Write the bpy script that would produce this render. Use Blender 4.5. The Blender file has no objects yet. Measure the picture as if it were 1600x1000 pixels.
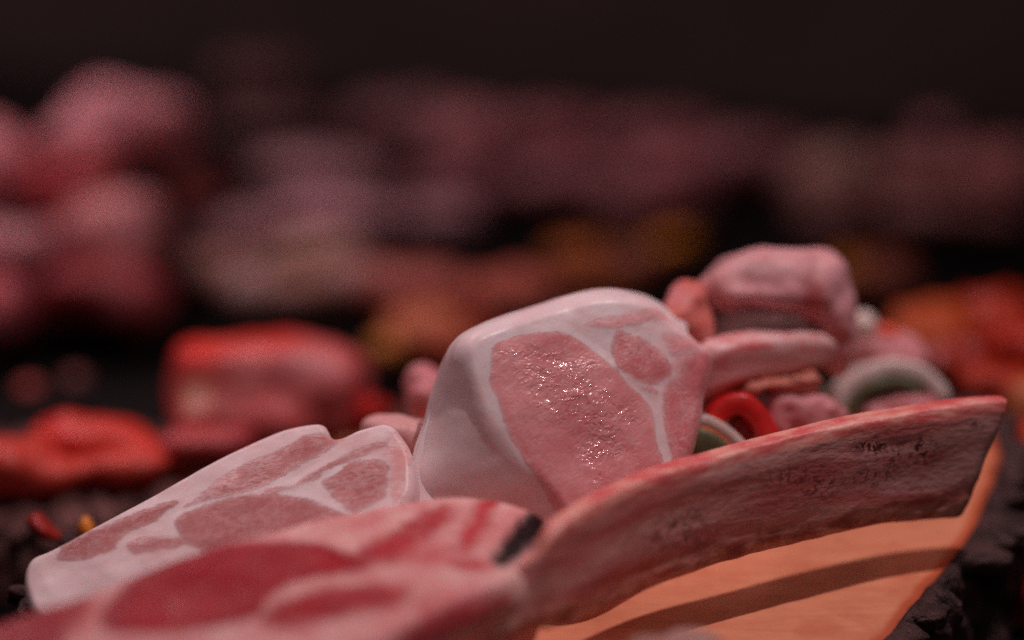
import bpy, bmesh, math, random
import numpy as np
from mathutils import Vector
from mathutils.geometry import delaunay_2d_cdt

sc = bpy.context.scene
COL = sc.collection
rng = np.random.default_rng(7)
random.seed(7)

# ------------------------------------------------------------------ camera
PITCH = math.radians(20.0)
LENS, SENS, FOC = 85.0, 36.0, 1.0
K = SENS / LENS / 1600.0                       # metres per photo pixel at 1 m
Rv = np.array([1.0, 0, 0])
Fv = np.array([0, math.cos(PITCH), -math.sin(PITCH)])
Uv = np.array([0, math.sin(PITCH), math.cos(PITCH)])
CAM = -FOC * Fv
cd = bpy.data.cameras.new('camera')
cam = bpy.data.objects.new('camera', cd); COL.objects.link(cam)
cam.location = CAM; cam.rotation_euler = (math.pi / 2 - PITCH, 0, 0)
cd.lens = LENS; cd.sensor_width = SENS; cd.clip_start = 0.02; cd.clip_end = 60
cd.dof.use_dof = True; cd.dof.focus_distance = FOC; cd.dof.aperture_fstop = 1.25
sc.camera = cam

# ------------------------------------------------------------------ light
w = bpy.data.worlds.new('World'); sc.world = w; w.use_nodes = True
w.node_tree.nodes['Background'].inputs[0].default_value = (1.0, 0.72, 0.72, 1)
w.node_tree.nodes['Background'].inputs[1].default_value = 0.022

def lamp(name, kind, loc, target, energy, color, **kw):
    d = bpy.data.lights.new(name, kind); d.energy = energy; d.color = color
    for k, v in kw.items(): setattr(d, k, v)
    o = bpy.data.objects.new(name, d); COL.objects.link(o)
    o.location = loc
    o.rotation_euler = (Vector(target) - Vector(loc)).to_track_quat('-Z', 'Y').to_euler()
    return o
lamp('counter_spot_lamp', 'SPOT', (0.44, 0.07, 1.22), (0.06, 0.06, -0.05), 38.5, (1.0, 0.79, 0.80),
     spot_size=math.radians(38), spot_blend=1.0, shadow_soft_size=0.022)
lamp('counter_strip_lamp', 'AREA', (0.25, 0.25, 1.25), (0, 0.2, -0.1), 1.5, (1.0, 0.74, 0.74),
     shape='RECTANGLE', size=1.2, size_y=0.12)
lamp('counter_far_lamp', 'AREA', (-0.50, 0.60, 0.80), (-0.34, 0.55, -0.1), 4.8, (1.0, 0.66, 0.68),
     shape='RECTANGLE', size=0.9, size_y=0.12)
lamp('front_fill_lamp', 'AREA', (0.1, -1.5, 1.3), (0, 0, -0.1), 2.7, (1.0, 0.70, 0.69),
     shape='RECTANGLE', size=1.6, size_y=0.9)  # added soft fill from the camera side to lift shaded faces
vs = sc.view_settings
vs.view_transform = 'Standard'; vs.look = 'None'; vs.exposure = 0.0; vs.gamma = 1.0
vs.use_curve_mapping = False
sc.render.engine = 'CYCLES'
sc.cycles.use_denoising = False

# ------------------------------------------------------------------ helpers
def ray(x, y):
    return Fv + K * ((x - 800.0) * Rv + (500.0 - y) * Uv)
def at(x, y, d):
    return CAM + d * ray(x, y)
def onplane(x, y, P, N):
    r = ray(x, y)
    return CAM + r * (np.dot(P - CAM, N) / np.dot(r, N))
def onz(x, y, z):
    return onplane(x, y, np.array([0, 0, z]), np.array([0, 0, 1.0]))
def unit(v):
    v = np.asarray(v, float); return v / np.linalg.norm(v)

def vnoise(p, seed=0):
    """smooth value noise, p (n,3) -> (n,) in -1..1"""
    p = np.asarray(p, float); i = np.floor(p).astype(np.int64); f = p - i
    f = f * f * (3 - 2 * f)
    def h(a):
        n = (a[:, 0] * 73856093) ^ (a[:, 1] * 19349663) ^ (a[:, 2] * 83492791) ^ (seed * 2654435761)
        n = (n ^ (n >> 13)) * 1274126177 & 0x7fffffff
        n = (n ^ (n >> 15)) * 2246822519 & 0x7fffffff
        return (n % 100003) / 50001.5 - 1.0
    r = 0
    for dx in (0, 1):
        for dy in (0, 1):
            for dz in (0, 1):
                wgt = (f[:, 0] if dx else 1 - f[:, 0]) * (f[:, 1] if dy else 1 - f[:, 1]) * (f[:, 2] if dz else 1 - f[:, 2])
                r = r + wgt * h(i + np.array([dx, dy, dz]))
    return r
def fbm(p, octv=4, seed=0, gain=0.5):
    p = np.asarray(p, float); r = 0; a = 1.0
    for k in range(octv):
        r = r + a * vnoise(p * 2 ** k + 17.3 * k, seed + k); a *= gain
    return r

def catmull(pts, n, closed=True):
    """resample a polyline (m,k) smoothly to n points of about equal spacing on the first two/three columns"""
    P = np.asarray(pts, float); m = len(P); out = []
    seg = m if closed else m - 1
    for i in range(seg):
        if closed: a, b, c, d = P[(i - 1) % m], P[i], P[(i + 1) % m], P[(i + 2) % m]
        else: a, b, c, d = P[max(i - 1, 0)], P[i], P[i + 1], P[min(i + 2, m - 1)]
        t = np.linspace(0, 1, 24, endpoint=False)[:, None]
        out.append(0.5 * (2 * b + (c - a) * t + (2 * a - 5 * b + 4 * c - d) * t ** 2 + (3 * b - a - 3 * c + d) * t ** 3))
    Q = np.vstack(out)
    if not closed: Q = np.vstack([Q, P[-1:]])
    R = np.vstack([Q, Q[:1]]) if closed else Q
    L = np.concatenate([[0], np.cumsum(np.linalg.norm(np.diff(R[:, :3], axis=0), axis=1))])
    s = np.linspace(0, L[-1], n + 1)[:-1] if closed else np.linspace(0, L[-1], n)
    return np.stack([np.interp(s, L, R[:, k]) for k in range(R.shape[1])], 1)

def polysdf(q, poly):
    """signed distance of q (n,2) to polygon, positive inside"""
    a = poly; b = np.roll(poly, -1, 0); best = np.full(len(q), 1e9); ins = np.zeros(len(q), bool)
    for i in range(len(a)):
        e = b[i] - a[i]; v = q - a[i]
        t = np.clip((v @ e) / (e @ e + 1e-18), 0, 1)
        d = np.hypot(v[:, 0] - t * e[0], v[:, 1] - t * e[1]); best = np.minimum(best, d)
        c = (a[i, 1] > q[:, 1]) != (b[i, 1] > q[:, 1])
        with np.errstate(divide='ignore', invalid='ignore'):
            xi = a[i, 0] + (q[:, 1] - a[i, 1]) / (b[i, 1] - a[i, 1]) * e[0]
        ins ^= c & (q[:, 0] < xi)
    return np.where(ins, best, -best)

def link(o, parent=None):
    COL.objects.link(o); o.parent = parent; return o
def thing(name, label, cat, loc, group=None):
    o = bpy.data.objects.new(name, None); link(o); o.location = tuple(loc)
    o.empty_display_size = 0.01
    o['label'] = label; o['category'] = cat
    if group: o['group'] = group
    return o
def tag(o, label, cat, group=None):
    o['label'] = label; o['category'] = cat
    if group: o['group'] = group
    return o
def mesh(name, V, F, mat, parent=None, base=None, attrs=None, smooth=True, normals=None):
    me = bpy.data.meshes.new(name)
    V = np.asarray(V, float)
    base = np.zeros(3) if base is None else np.asarray(base)
    me.from_pydata((V - base).tolist(), [], [list(map(int, f)) for f in F])
    for k, a in (attrs or {}).items():
        a = np.asarray(a, float)
        if a.ndim == 1:
            at_ = me.attributes.new(k, 'FLOAT', 'POINT'); at_.data.foreach_set('value', a.astype(np.float32))
        else:
            at_ = me.attributes.new(k, 'FLOAT_VECTOR', 'POINT'); at_.data.foreach_set('vector', a.astype(np.float32).ravel())
    me.materials.append(mat)
    if smooth: me.polygons.foreach_set('use_smooth', [True] * len(me.polygons))
    me.update()
    if normals is not None: me.normals_split_custom_set_from_vertices(np.asarray(normals).tolist())
    o = bpy.data.objects.new(name, me); link(o, parent)
    if parent is None: o.location = tuple(base)
    return o
def vnormals(V, F):
    N = np.zeros_like(V)
    for k in (3, 4):
        A = np.array([f for f in F if len(f) == k], int)
        if not len(A): continue
        n = np.cross(V[A[:, 1]] - V[A[:, 0]], V[A[:, 2]] - V[A[:, 0]])
        if k == 4: n = n + np.cross(V[A[:, 2]] - V[A[:, 0]], V[A[:, 3]] - V[A[:, 0]])
        for j in range(k): np.add.at(N, A[:, j], n)
    return N / (np.linalg.norm(N, axis=1, keepdims=True) + 1e-12)

# ------------------------------------------------------------------ materials
class NT:
    def __init__(s, name):
        s.m = bpy.data.materials.new(name); s.m.use_nodes = True
        s.t = s.m.node_tree; s.b = s.t.nodes['Principled BSDF']
    def n(s, typ, **kw):
        x = s.t.nodes.new(typ)
        for k, v in kw.items(): setattr(x, k, v)
        return x
    def l(s, a, b): s.t.links.new(a, b)
    def put(s, sock, v):
        if isinstance(v, (int, float)): sock.default_value = v
        elif isinstance(v, (tuple, list)): sock.default_value = v if len(v) == len(sock.default_value) else (*v, 1)
        else: s.l(v, sock)
    def attr(s, name, out='Fac'):
        return s.n('ShaderNodeAttribute', attribute_name=name).outputs[out]
    def math(s, op, a, b=0.0, c=0.0, clamp=False):
        x = s.n('ShaderNodeMath', operation=op, use_clamp=clamp)
        for i, v in enumerate((a, b, c)): s.put(x.inputs[i], v)
        return x.outputs[0]
    def mix(s, f, a, b, mode='MIX'):
        x = s.n('ShaderNodeMix', data_type='RGBA', blend_type=mode)
        s.put(x.inputs[0], f); s.put(x.inputs[6], a); s.put(x.inputs[7], b); return x.outputs[2]
    def ramp(s, v, lo, hi, a=0.0, b=1.0, smooth=True):
        x = s.n('ShaderNodeMapRange', interpolation_type='SMOOTHSTEP' if smooth else 'LINEAR')
        s.put(x.inputs[0], v); s.put(x.inputs[1], lo); s.put(x.inputs[2], hi); s.put(x.inputs[3], a); s.put(x.inputs[4], b)
        return x.outputs[0]
    def coord(s, scale=(1, 1, 1), src=None):
        if src is None: src = s.n('ShaderNodeTexCoord').outputs['Object']
        x = s.n('ShaderNodeMapping'); s.l(src, x.inputs[0]); x.inputs[3].default_value = scale; return x.outputs[0]
    def noise(s, scale, vec=None, detail=3.0, rough=0.55, dist=0.0):
        x = s.n('ShaderNodeTexNoise'); x.inputs['Scale'].default_value = scale
        x.inputs['Detail'].default_value = detail; x.inputs['Roughness'].default_value = rough; x.inputs['Distortion'].default_value = dist
        s.l(vec if vec is not None else s.coord(), x.inputs['Vector']); return x.outputs['Fac']
    def voro(s, scale, vec=None, feature='F1', out='Distance'):
        x = s.n('ShaderNodeTexVoronoi', feature=feature); x.inputs['Scale'].default_value = scale
        s.l(vec if vec is not None else s.coord(), x.inputs['Vector']); return x.outputs[out]
    def bump(s, h, strength=0.5, dist=0.001):
        x = s.n('ShaderNodeBump'); s.put(x.inputs['Strength'], strength); x.inputs['Distance'].default_value = dist
        s.put(x.inputs['Height'], h); return x.outputs[0]
    def out(s, color, rough=0.5, normal=None, sss=0.0, sss_scale=0.003, spec=0.5, coat=0.0, coat_rough=0.1):
        b = s.b; s.put(b.inputs['Base Color'], color); s.put(b.inputs['Roughness'], rough)
        s.put(b.inputs['Specular IOR Level'], spec)
        if normal is not None: s.l(normal, b.inputs['Normal'])
        if sss:
            b.inputs['Subsurface Weight'].default_value = sss
            b.inputs['Subsurface Radius'].default_value = (1.0, 0.35, 0.25)
            b.inputs['Subsurface Scale'].default_value = sss_scale
        s.put(b.inputs['Coat Weight'], coat); b.inputs['Coat Roughness'].default_value = coat_rough
        return s.m

def meat_mat(name, fat, fat2, red, red2, wet=1.0, edge=0.6, warp=2.6, stretch=(1, 1, 1), pale=0.22, fibre=0.2, blush=0.5, spec=0.4):
    s = NT(name); co = s.coord(); cs = s.coord(stretch)
    sdf = s.attr('sdf'); tone = s.attr('tone'); marb = s.attr('marb'); gl = s.attr('wet')
    n1 = s.math('SUBTRACT', s.noise(200, cs, 4, 0.6), 0.5); n2 = s.math('SUBTRACT', s.noise(900, co, 2), 0.5)
    d = s.math('ADD', sdf, s.math('ADD', s.math('MULTIPLY', n1, warp), s.math('MULTIPLY', n2, 1.0)))
    m = s.ramp(d, -edge, edge)
    mv = s.noise(260, cs, 5, 0.7, 0.4)                       # marbling: thin pale threads
    vein = s.ramp(s.math('ABSOLUTE', s.math('SUBTRACT', mv, 0.5)), 0.0, 0.075, 1.0, 0.0)
    vein = s.math('MULTIPLY', s.math('MULTIPLY', vein, marb), s.ramp(s.noise(60, co, 2), 0.36, 0.58), clamp=True)
    big = s.noise(45, co, 3)
    t = s.math('ADD', big, s.math('MULTIPLY', s.math('SUBTRACT', tone, 0.5), 0.9))
    rc = s.mix(s.ramp(t, 0.25, 0.75), red, red2)
    fib = s.noise(380, s.coord((1, 0.3, 1)), 3, 0.6)
    rc = s.mix(s.ramp(fib, 0.45, 0.8, 0, fibre), rc, fat2)
    rc = s.mix(s.ramp(sdf, 0.2, 2.5, pale, 0.0), rc, fat2)     # meat pales towards its fat
    rc = s.mix(s.ramp(tone, -0.4, -0.1, 1.0, 0.0), rc, (0.012, 0.002, 0.003))  # negative tone paints the front chop's shadow gap near black
    fc = s.mix(s.ramp(s.noise(60, co, 4), 0.35, 0.7), fat, fat2)
    fc = s.mix(s.math('MULTIPLY', s.attr('blush'), s.ramp(s.noise(160, cs, 4, 0.65), 0.30, 0.62, 0.35, 1.0), clamp=True), fc, red2)
    fc = s.mix(s.ramp(s.noise(25, co, 4, 0.6), 0.52, 0.74, 0, blush), fc, tuple(0.6 * a + 0.4 * b for a, b in zip(fat2, red2)))
    c = s.mix(m, fc, rc)
    c = s.mix(s.math('MULTIPLY', s.math('MULTIPLY', vein, m), 0.6), c, fat)
    patch = s.math('MULTIPLY', gl, s.ramp(s.noise(85, s.coord((0.6, 1, 1)), 3, 0.6, 0.8), 0.40, 0.54), clamp=True)
    rough = s.math('ADD', s.math('MULTIPLY', m, s.math('MULTIPLY_ADD', patch, -0.38, 0.0)), s.ramp(s.noise(70, co, 3), 0.4, 0.65, 0.38, 0.55))
    rot = s.n('ShaderNodeMapping'); s.l(co, rot.inputs[0]); rot.inputs[2].default_value = (0, math.radians(38), 0)
    wet_h = s.math('ADD', s.math('MULTIPLY', s.noise(430, s.coord((0.45, 1, 1), rot.outputs[0]), 2, 0.5, 1.2), 0.8), s.math('MULTIPLY', s.noise(130, s.coord((0.6, 1, 1), rot.outputs[0]), 3, 0.5, 1.0), 1.6))
    fat_h = s.math('ADD', s.math('MULTIPLY', s.noise(500, co, 2), 0.3), s.math('MULTIPLY_ADD', s.noise(90, co, 2), 0.7, 0.55))
    h = s.n('ShaderNodeMix', data_type='FLOAT'); s.put(h.inputs[0], m); s.put(h.inputs[2], fat_h); s.put(h.inputs[3], wet_h)
    st = s.math('ADD', 0.2, s.math('MULTIPLY', patch, 0.8 * wet))
    return s.out(c, rough, s.bump(h.outputs[0], st, 0.0011), sss=0.16, sss_scale=0.004, spec=s.math('MULTIPLY_ADD', patch, 0.5, spec))

FAT, FAT2 = (0.83, 0.70, 0.715), (0.78, 0.59, 0.60)
M_CHOP = meat_mat('chop_meat', FAT, FAT2, (0.64, 0.18, 0.19), (0.78, 0.32, 0.325))
M_CHOP_L = meat_mat('lying_chop_meat', FAT, FAT2, (0.46, 0.150, 0.150), (0.72, 0.35, 0.34), wet=0.35, warp=4.5, stretch=(0.35, 1, 1))
M_CHOP_F = meat_mat('front_chop_meat', (0.80, 0.47, 0.44), (0.70, 0.27, 0.27), (0.34, 0.012, 0.024), (0.52, 0.035, 0.048), wet=0.2, edge=1.2, warp=3.0, pale=0.06, fibre=0.05, blush=0.7, spec=0.12)

def rib_mat(name, top1, top2, side1, side2, low1, low2, v0=0.02, v1=0.10):
    s = NT(name); uv = s.attr('rib_pos', 'Vector'); v = s.attr('v'); blood = s.attr('blood')
    st = s.noise(48, s.coord((0.30, 1.5, 1), uv), 4, 0.55, 0.5)
    md = s.noise(120, s.coord((0.6, 1.2, 1), uv), 4, 0.6, 0.4)
    cross = s.noise(330, s.coord((1.0, 0.22, 1), uv), 3, 0.6, 0.3)
    side = s.mix(s.ramp(st, 0.34, 0.66), side1, side2)
    side = s.mix(s.ramp(md, 0.48, 0.72, 0, 0.35), side, tuple(0.55 * a for a in side1))
    side = s.mix(s.ramp(cross, 0.58, 0.74, 0, 0.16), side, tuple(0.45 * a for a in side1))
    top = s.mix(s.ramp(s.noise(150, s.coord((0.5, 1.4, 1), uv), 4, 0.62), 0.34, 0.66), top1, top2)
    vv = s.math('ADD', v, s.math('MULTIPLY', s.math('SUBTRACT', md, 0.5), 0.05))
    c = s.mix(s.ramp(vv, v0, v1), top, side)
    low = s.mix(s.ramp(md, 0.38, 0.62), low1, low2)
    c = s.mix(s.ramp(vv, 0.66, 0.98), c, low)
    sp = s.math('MULTIPLY', blood, s.ramp(s.noise(300, uv, 3, 0.6, 0.8), 0.50, 0.57))
    c = s.mix(s.math('MINIMUM', sp, 0.92), c, (0.075, 0.006, 0.009))
    c = s.mix(s.math('MULTIPLY', s.attr('red'), s.ramp(md, 0.35, 0.62, 0.45, 1.0), clamp=True), c, (0.60, 0.03, 0.05))
    hgt = s.math('ADD', s.noise(420, s.coord((0.5, 1, 1), uv), 4, 0.6), s.math('MULTIPLY', st, 0.8))
    return s.out(c, 0.46, s.bump(hgt, 0.4, 0.0011), sss=0.12, sss_scale=0.003)
M_RIB = rib_mat('rib_membrane', (0.62, 0.11, 0.11), (0.76, 0.36, 0.29), (0.56, 0.145, 0.14), (0.76, 0.42, 0.39), (0.68, 0.32, 0.24), (0.34, 0.085, 0.07))  # low colours paint in the warm bounce off the wood
M_RIB2 = rib_mat('small_rib_meat', (0.66, 0.26, 0.25), (0.78, 0.52, 0.52), (0.70, 0.34, 0.32), (0.76, 0.48, 0.47), (0.52, 0.19, 0.14), (0.42, 0.12, 0.09), 0.25, 0.55)  # lit pale top and shaded lower side painted into the colours

def blob_mat(name='raw_piece', rough=0.5, bump=0.35, sss=0.15, freq=1.0, hi=(0.9, 0.6, 0.58)):
    s = NT(name); c = s.attr('col', 'Color'); co = s.coord()
    n = s.noise(55 * freq, co, 4, 0.6)
    c2 = s.mix(s.ramp(n, 0.36, 0.68, 0.0, 0.55), c, s.mix(0.32, c, hi))
    c2 = s.mix(s.ramp(s.noise(120 * freq, co, 3), 0.52, 0.72, 0, 0.35), c2, s.mix(1.0, c, (0.55, 0.30, 0.30), 'MULTIPLY'))
    h = s.math('ADD', s.noise(160 * freq, co, 3), s.math('MULTIPLY', s.noise(420, co, 2), 0.4))
    return s.out(c2, rough, s.bump(h, bump, 0.0015), sss=sss, sss_scale=0.004, spec=0.35)
M_BLOB = blob_mat()
M_MARIN = blob_mat('marinated_piece', 0.4, 0.6, 0.06, hi=(0.75, 0.10, 0.04))
def veg_mat(name, a, b, rough=0.3, sss=0.15):
    s = NT(name); co = s.coord()
    c = s.mix(s.ramp(s.noise(90, co, 4), 0.3, 0.7), a, b)
    return s.out(c, rough, s.bump(s.noise(300, co, 3), 0.2, 0.0008), sss=sss, sss_scale=0.004)
M_PEPPER = veg_mat('red_pepper_skin', (0.62, 0.012, 0.010), (0.50, 0.006, 0.008), 0.38)
M_PEPPER_IN = veg_mat('red_pepper_flesh', (0.30, 0.02, 0.02), (0.22, 0.012, 0.014), 0.5)
M_GREEN = veg_mat('courgette_skin', (0.055, 0.060, 0.022), (0.10, 0.11, 0.05), 0.5)
M_FLESH = veg_mat('courgette_flesh', (0.72, 0.60, 0.56), (0.62, 0.50, 0.46), 0.45)
M_ONION = veg_mat('onion_layer', (0.62, 0.52, 0.50), (0.52, 0.40, 0.40), 0.3, 0.3)
M_AMBER = veg_mat('amber_pepper', (0.70, 0.26, 0.03), (0.55, 0.17, 0.02), 0.3)

def wood_mat():
    s = NT('cut_wood'); co = s.coord(); e = s.attr('edge')
    g = s.noise(40, s.coord((1.0, 5.0, 1.0)), 5, 0.6, 0.4)
    r = s.n('ShaderNodeTexWave', wave_type='RINGS', rings_direction='Z'); s.l(s.coord(), r.inputs[0])
    r.inputs['Scale'].default_value = 42; r.inputs['Distortion'].default_value = 3.0; r.inputs['Detail'].default_value = 3; r.inputs['Detail Scale'].default_value = 2.0
    c = s.mix(s.ramp(g, 0.3, 0.7), (0.71, 0.240, 0.122), (0.79, 0.305, 0.162))
    c = s.mix(s.math('MULTIPLY', r.outputs['Fac'], 0.07), c, (0.55, 0.20, 0.10))
    blot = s.ramp(s.noise(30, co, 4, 0.6), 0.50, 0.70, 0, 0.6)
    c = s.mix(blot, c, (0.60, 0.15, 0.075))
    spk = s.ramp(s.noise(260, s.coord((0.5, 1.6, 1)), 3, 0.7), 0.62, 0.74, 0, 0.45)
    c = s.mix(spk, c, (0.42, 0.12, 0.05))
    ed = s.math('ADD', e, s.math('MULTIPLY', s.math('SUBTRACT', s.noise(70, co, 3), 0.5), 5.0))
    c = s.mix(s.ramp(ed, 2.0, 6.5, 1.0, 0.0), c, (0.52, 0.085, 0.02))
    c = s.mix(s.ramp(ed, -0.6, 1.6, 1.0, 0.0), c, (0.16, 0.03, 0.012))
    return s.out(c, 0.55, s.bump(s.math('ADD', s.math('MULTIPLY', g, 0.3), s.noise(500, co, 3)), 0.16, 0.0006))
M_WOOD = wood_mat()
def bark_mat(name, c1, c2):
    s = NT(name); co = s.coord(); d = s.attr('depth')
    n = s.noise(90, s.coord((1, 1, 0.45)), 5, 0.65); n2 = s.noise(330, co, 4, 0.65)
    c = s.mix(s.ramp(n, 0.3, 0.7), c1, c2)
    c = s.mix(s.ramp(n2, 0.55, 0.75, 0, 0.5), c, (0.20, 0.13, 0.125))
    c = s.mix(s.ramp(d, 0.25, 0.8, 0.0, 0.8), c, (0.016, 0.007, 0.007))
    h = s.math('ADD', n, s.math('MULTIPLY', n2, 0.6))
    return s.out(c, s.ramp(n2, 0.3, 0.7, 0.35, 0.75), s.bump(h, 1.0, 0.004), spec=0.3)
M_BARK = bark_mat('bark', (0.030, 0.012, 0.012), (0.095, 0.044, 0.043))
M_BARK2 = bark_mat('brown_bark', (0.085, 0.030, 0.026), (0.24, 0.105, 0.095))
def plain(name, c, rough, bump=0.0, scale=60):
    s = NT(name); n = s.noise(scale, s.coord(), 4)
    col = s.mix(s.ramp(n, 0.3, 0.7), c, tuple(1.5 * a for a in c))
    return s.out(col, rough, s.bump(n, bump, 0.002) if bump else None, spec=0.3)
M_COUNTER = plain('black_counter', (0.004, 0.003, 0.003), 0.6, 0.1)
M_COUNTER.node_tree.nodes['Principled BSDF'].inputs['Specular IOR Level'].default_value = 0.12
M_WALL = plain('dark_back_panel', (0.046, 0.033, 0.031), 0.8, 0.1, 6)

# ------------------------------------------------------------------ counter, back panel
ZC = -0.165
def struct(o): o['kind'] = 'structure'; return o
def grid(name, x0, x1, y0, y1, z, mat, n=2):
    X, Y = np.meshgrid(np.linspace(x0, x1, n), np.linspace(y0, y1, n))
    V = np.stack([X.ravel(), Y.ravel(), np.full(X.size, z)], 1)
    F = [(i * n + j, i * n + j + 1, (i + 1) * n + j + 1, (i + 1) * n + j) for i in range(n - 1) for j in range(n - 1)]
    return mesh(name, V, F, mat, base=(0, 0, z))
struct(grid('counter', -1.6, 1.6, -1.2, 2.2, ZC, M_COUNTER))
def boxmesh(name, lo, hi, mat, parent=None, base=None):
    lo = np.array(lo); hi = np.array(hi)
    V = np.array([[(lo, hi)[i][0], (lo, hi)[j][1], (lo, hi)[k][2]] for i in (0, 1) for j in (0, 1) for k in (0, 1)])
    F = [(0, 1, 3, 2), (4, 6, 7, 5), (0, 4, 5, 1), (2, 3, 7, 6), (0, 2, 6, 4), (1, 5, 7, 3)]
    return mesh(name, V, F, mat, parent, base, smooth=False)
bw = struct(boxmesh('back_wall', (-1.8, 0.0, ZC), (1.8, 0.05, 1.0), M_WALL, base=(0, 0, ZC)))
bw.location = (0, 0.965, ZC); bw.rotation_euler = (0, 0, math.radians(-14))

# ------------------------------------------------------------------ wood slices
def slab_frame(P, N):
    N = unit(N); A = unit(np.cross(np.array([0, 1.0, 0]), N)); B = np.cross(N, A); return A, B, N
def wood_slice(label, outline, P, N, thick, bark_w, res=0.004, seed=0, nv=30, amp=0.007, bres=0.0022, rise=0.002, bark=None):
    """outline: wood edge, (n,2) coordinates in the slab's own plane"""
    A, B, N = slab_frame(P, N)
    P = np.asarray(P, float)
    W3 = lambda q, h: P + np.outer(q[:, 0], A) + np.outer(q[:, 1], B) + np.outer(h, N)
    per = np.linalg.norm(np.diff(np.vstack([outline, outline[:1]]), axis=0), axis=1).sum()
    ol = catmull(outline, int(per / res))
    ol = ol + 0.0012 * np.stack([vnoise(np.c_[ol * 90, np.zeros(len(ol))], seed), vnoise(np.c_[ol * 90, np.ones(len(ol))], seed + 1)], 1)
    t = thing('wood_slice', label, 'wood slice', P - N * thick)
    base = P - N * thick
    lo, hi = ol.min(0), ol.max(0)
    X, Y = np.meshgrid(np.arange(lo[0], hi[0], res), np.arange(lo[1], hi[1], res))
    q = np.c_[X.ravel(), Y.ravel()] + rng.uniform(-.2, .2, (X.size, 2)) * res
    d = polysdf(q, ol); q = q[d > res * 0.7]
    pts = np.vstack([ol, q]); n = len(ol)
    vv, _, ff, *_ = delaunay_2d_cdt([Vector(p) for p in pts], [(i, (i + 1) % n) for i in range(n)], [], 1, 1e-7)
    q = np.array([tuple(v) for v in vv])
    e = np.maximum(polysdf(q, ol), 0) * 1000
    hgt = 0.0006 * vnoise(np.c_[q * 30, np.zeros(len(q))], seed)
    V = W3(q, hgt); n0 = len(V)
    F = [tuple(f) for f in ff]
    mesh('cut_face', V, F, M_WOOD, t, base, {'edge': e})
    # bark: a profile swept round the edge, broken by fissures and plates
    nb = int(per / bres); bo = catmull(outline, nb)
    tg = np.roll(bo, -1, 0) - np.roll(bo, 1, 0); nr = np.stack([tg[:, 1], -tg[:, 0]], 1); nr /= np.linalg.norm(nr, axis=1)[:, None]
    if (polysdf(bo + nr * 0.004, bo) > 0).mean() > 0.5: nr = -nr
    s = np.linspace(0, per, nb, endpoint=False)
    prof = []                                          # (outward, down)
    k1 = 7
    for i in range(k1): prof.append((bark_w * i / k1, -rise * math.sin(math.pi * i / k1)))
    for i in range(nv + 1): prof.append((bark_w, thick * i / nv))
    prof.append((-0.01, thick))
    prof = np.array(prof); m = len(prof)
    V = []; D = []
    for j, (o_, dn) in enumerate(prof):
        u = np.stack([np.cos(2 * np.pi * s / per), np.sin(2 * np.pi * s / per)], 1) * per / (2 * np.pi)
        c3 = np.c_[u, np.full(nb, dn * 0.55)]
        wob = 0.25 * np.stack([vnoise(c3 * 60, seed + 3), vnoise(c3 * 60, seed + 4), vnoise(c3 * 60, seed + 5)], 1)
        # cell pattern (plates): F2-F1 over jittered points
        cp = c3 * np.array([62, 62, 40]) + wob * 1.6
        ci = np.floor(cp).astype(int); f1 = np.full(nb, 9.0); f2 = np.full(nb, 9.0); val = np.zeros(nb)
        for dx in (-1, 0, 1):
            for dy in (-1, 0, 1):
                for dz in (-1, 0, 1):
                    cc = ci + np.array([dx, dy, dz])
                    jx = np.stack([vnoise(cc * 1.0 + 0.0, seed + 11 + a) for a in range(3)], 1) * 0.45 + 0.5
                    dd = np.linalg.norm(cc + jx - cp, axis=1)
                    vv_ = vnoise(cc * 1.0, seed + 21)
                    near = dd < f1
                    f2 = np.where(near, f1, np.minimum(f2, dd)); val = np.where(near, vv_, val); f1 = np.where(near, dd, f1)
        gap = np.clip((f2 - f1) / 0.22, 0, 1)
        wgt = min(1.0, max(0.0, (o_ / bark_w)))
        disp = amp * (gap - 0.55) + amp * 0.8 * val * gap + 0.0022 * fbm(c3 * 160, 3, seed + 31) + 0.006 * vnoise(c3 * 14, seed + 41)
        rad = o_ + disp * wgt
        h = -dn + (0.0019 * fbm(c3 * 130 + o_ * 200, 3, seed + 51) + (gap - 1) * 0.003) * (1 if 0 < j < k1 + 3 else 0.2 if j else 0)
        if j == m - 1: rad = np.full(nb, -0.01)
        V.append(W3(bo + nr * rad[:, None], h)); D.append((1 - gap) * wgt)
    V = np.vstack(V); D = np.concatenate(D)
    F = [(j * nb + i, j * nb + (i + 1) % nb, (j + 1) * nb + (i + 1) % nb, (j + 1) * nb + i) for j in range(m - 1) for i in range(nb)]
    if vnormals(V, F)[nb * 12] @ (A * nr[0, 0] + B * nr[0, 1]) < 0: F = [f[::-1] for f in F]
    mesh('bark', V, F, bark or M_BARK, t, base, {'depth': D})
    return t

SLAB_N = unit((0, -math.sin(math.radians(8)), math.cos(math.radians(8))))
SLAB_P = at(1500, 815, 1.03) - np.array([0, 0, 0.020])
SA, SB, _ = slab_frame(SLAB_P, SLAB_N)
def slab2d(x, y):
    v = onplane(x, y, SLAB_P, SLAB_N) - SLAB_P
    return [v @ SA, v @ SB]
def slab_h(p): return (np.asarray(p) - SLAB_P) @ SLAB_N
edge_px = [(1480, 648), (1540, 664), (1562, 700), (1556, 738), (1534, 800), (1506, 850), (1444, 926), (1380, 1000), (1290, 1090), (1120, 1210),
           (800, 1300), (400, 1260), (160, 1120), (75, 1000), (65, 920), (110, 870), (220, 825), (400, 770), (640, 712), (900, 672), (1100, 655), (1300, 648)]
slab_ol = np.array([slab2d(*p) for p in edge_px])
wood_slice('large round slice of log with dark bark under the pork chops', slab_ol, SLAB_P, SLAB_N, 0.062, 0.010, seed=1, amp=0.010)
a = np.linspace(0, 2 * np.pi, 18, endpoint=False)
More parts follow.
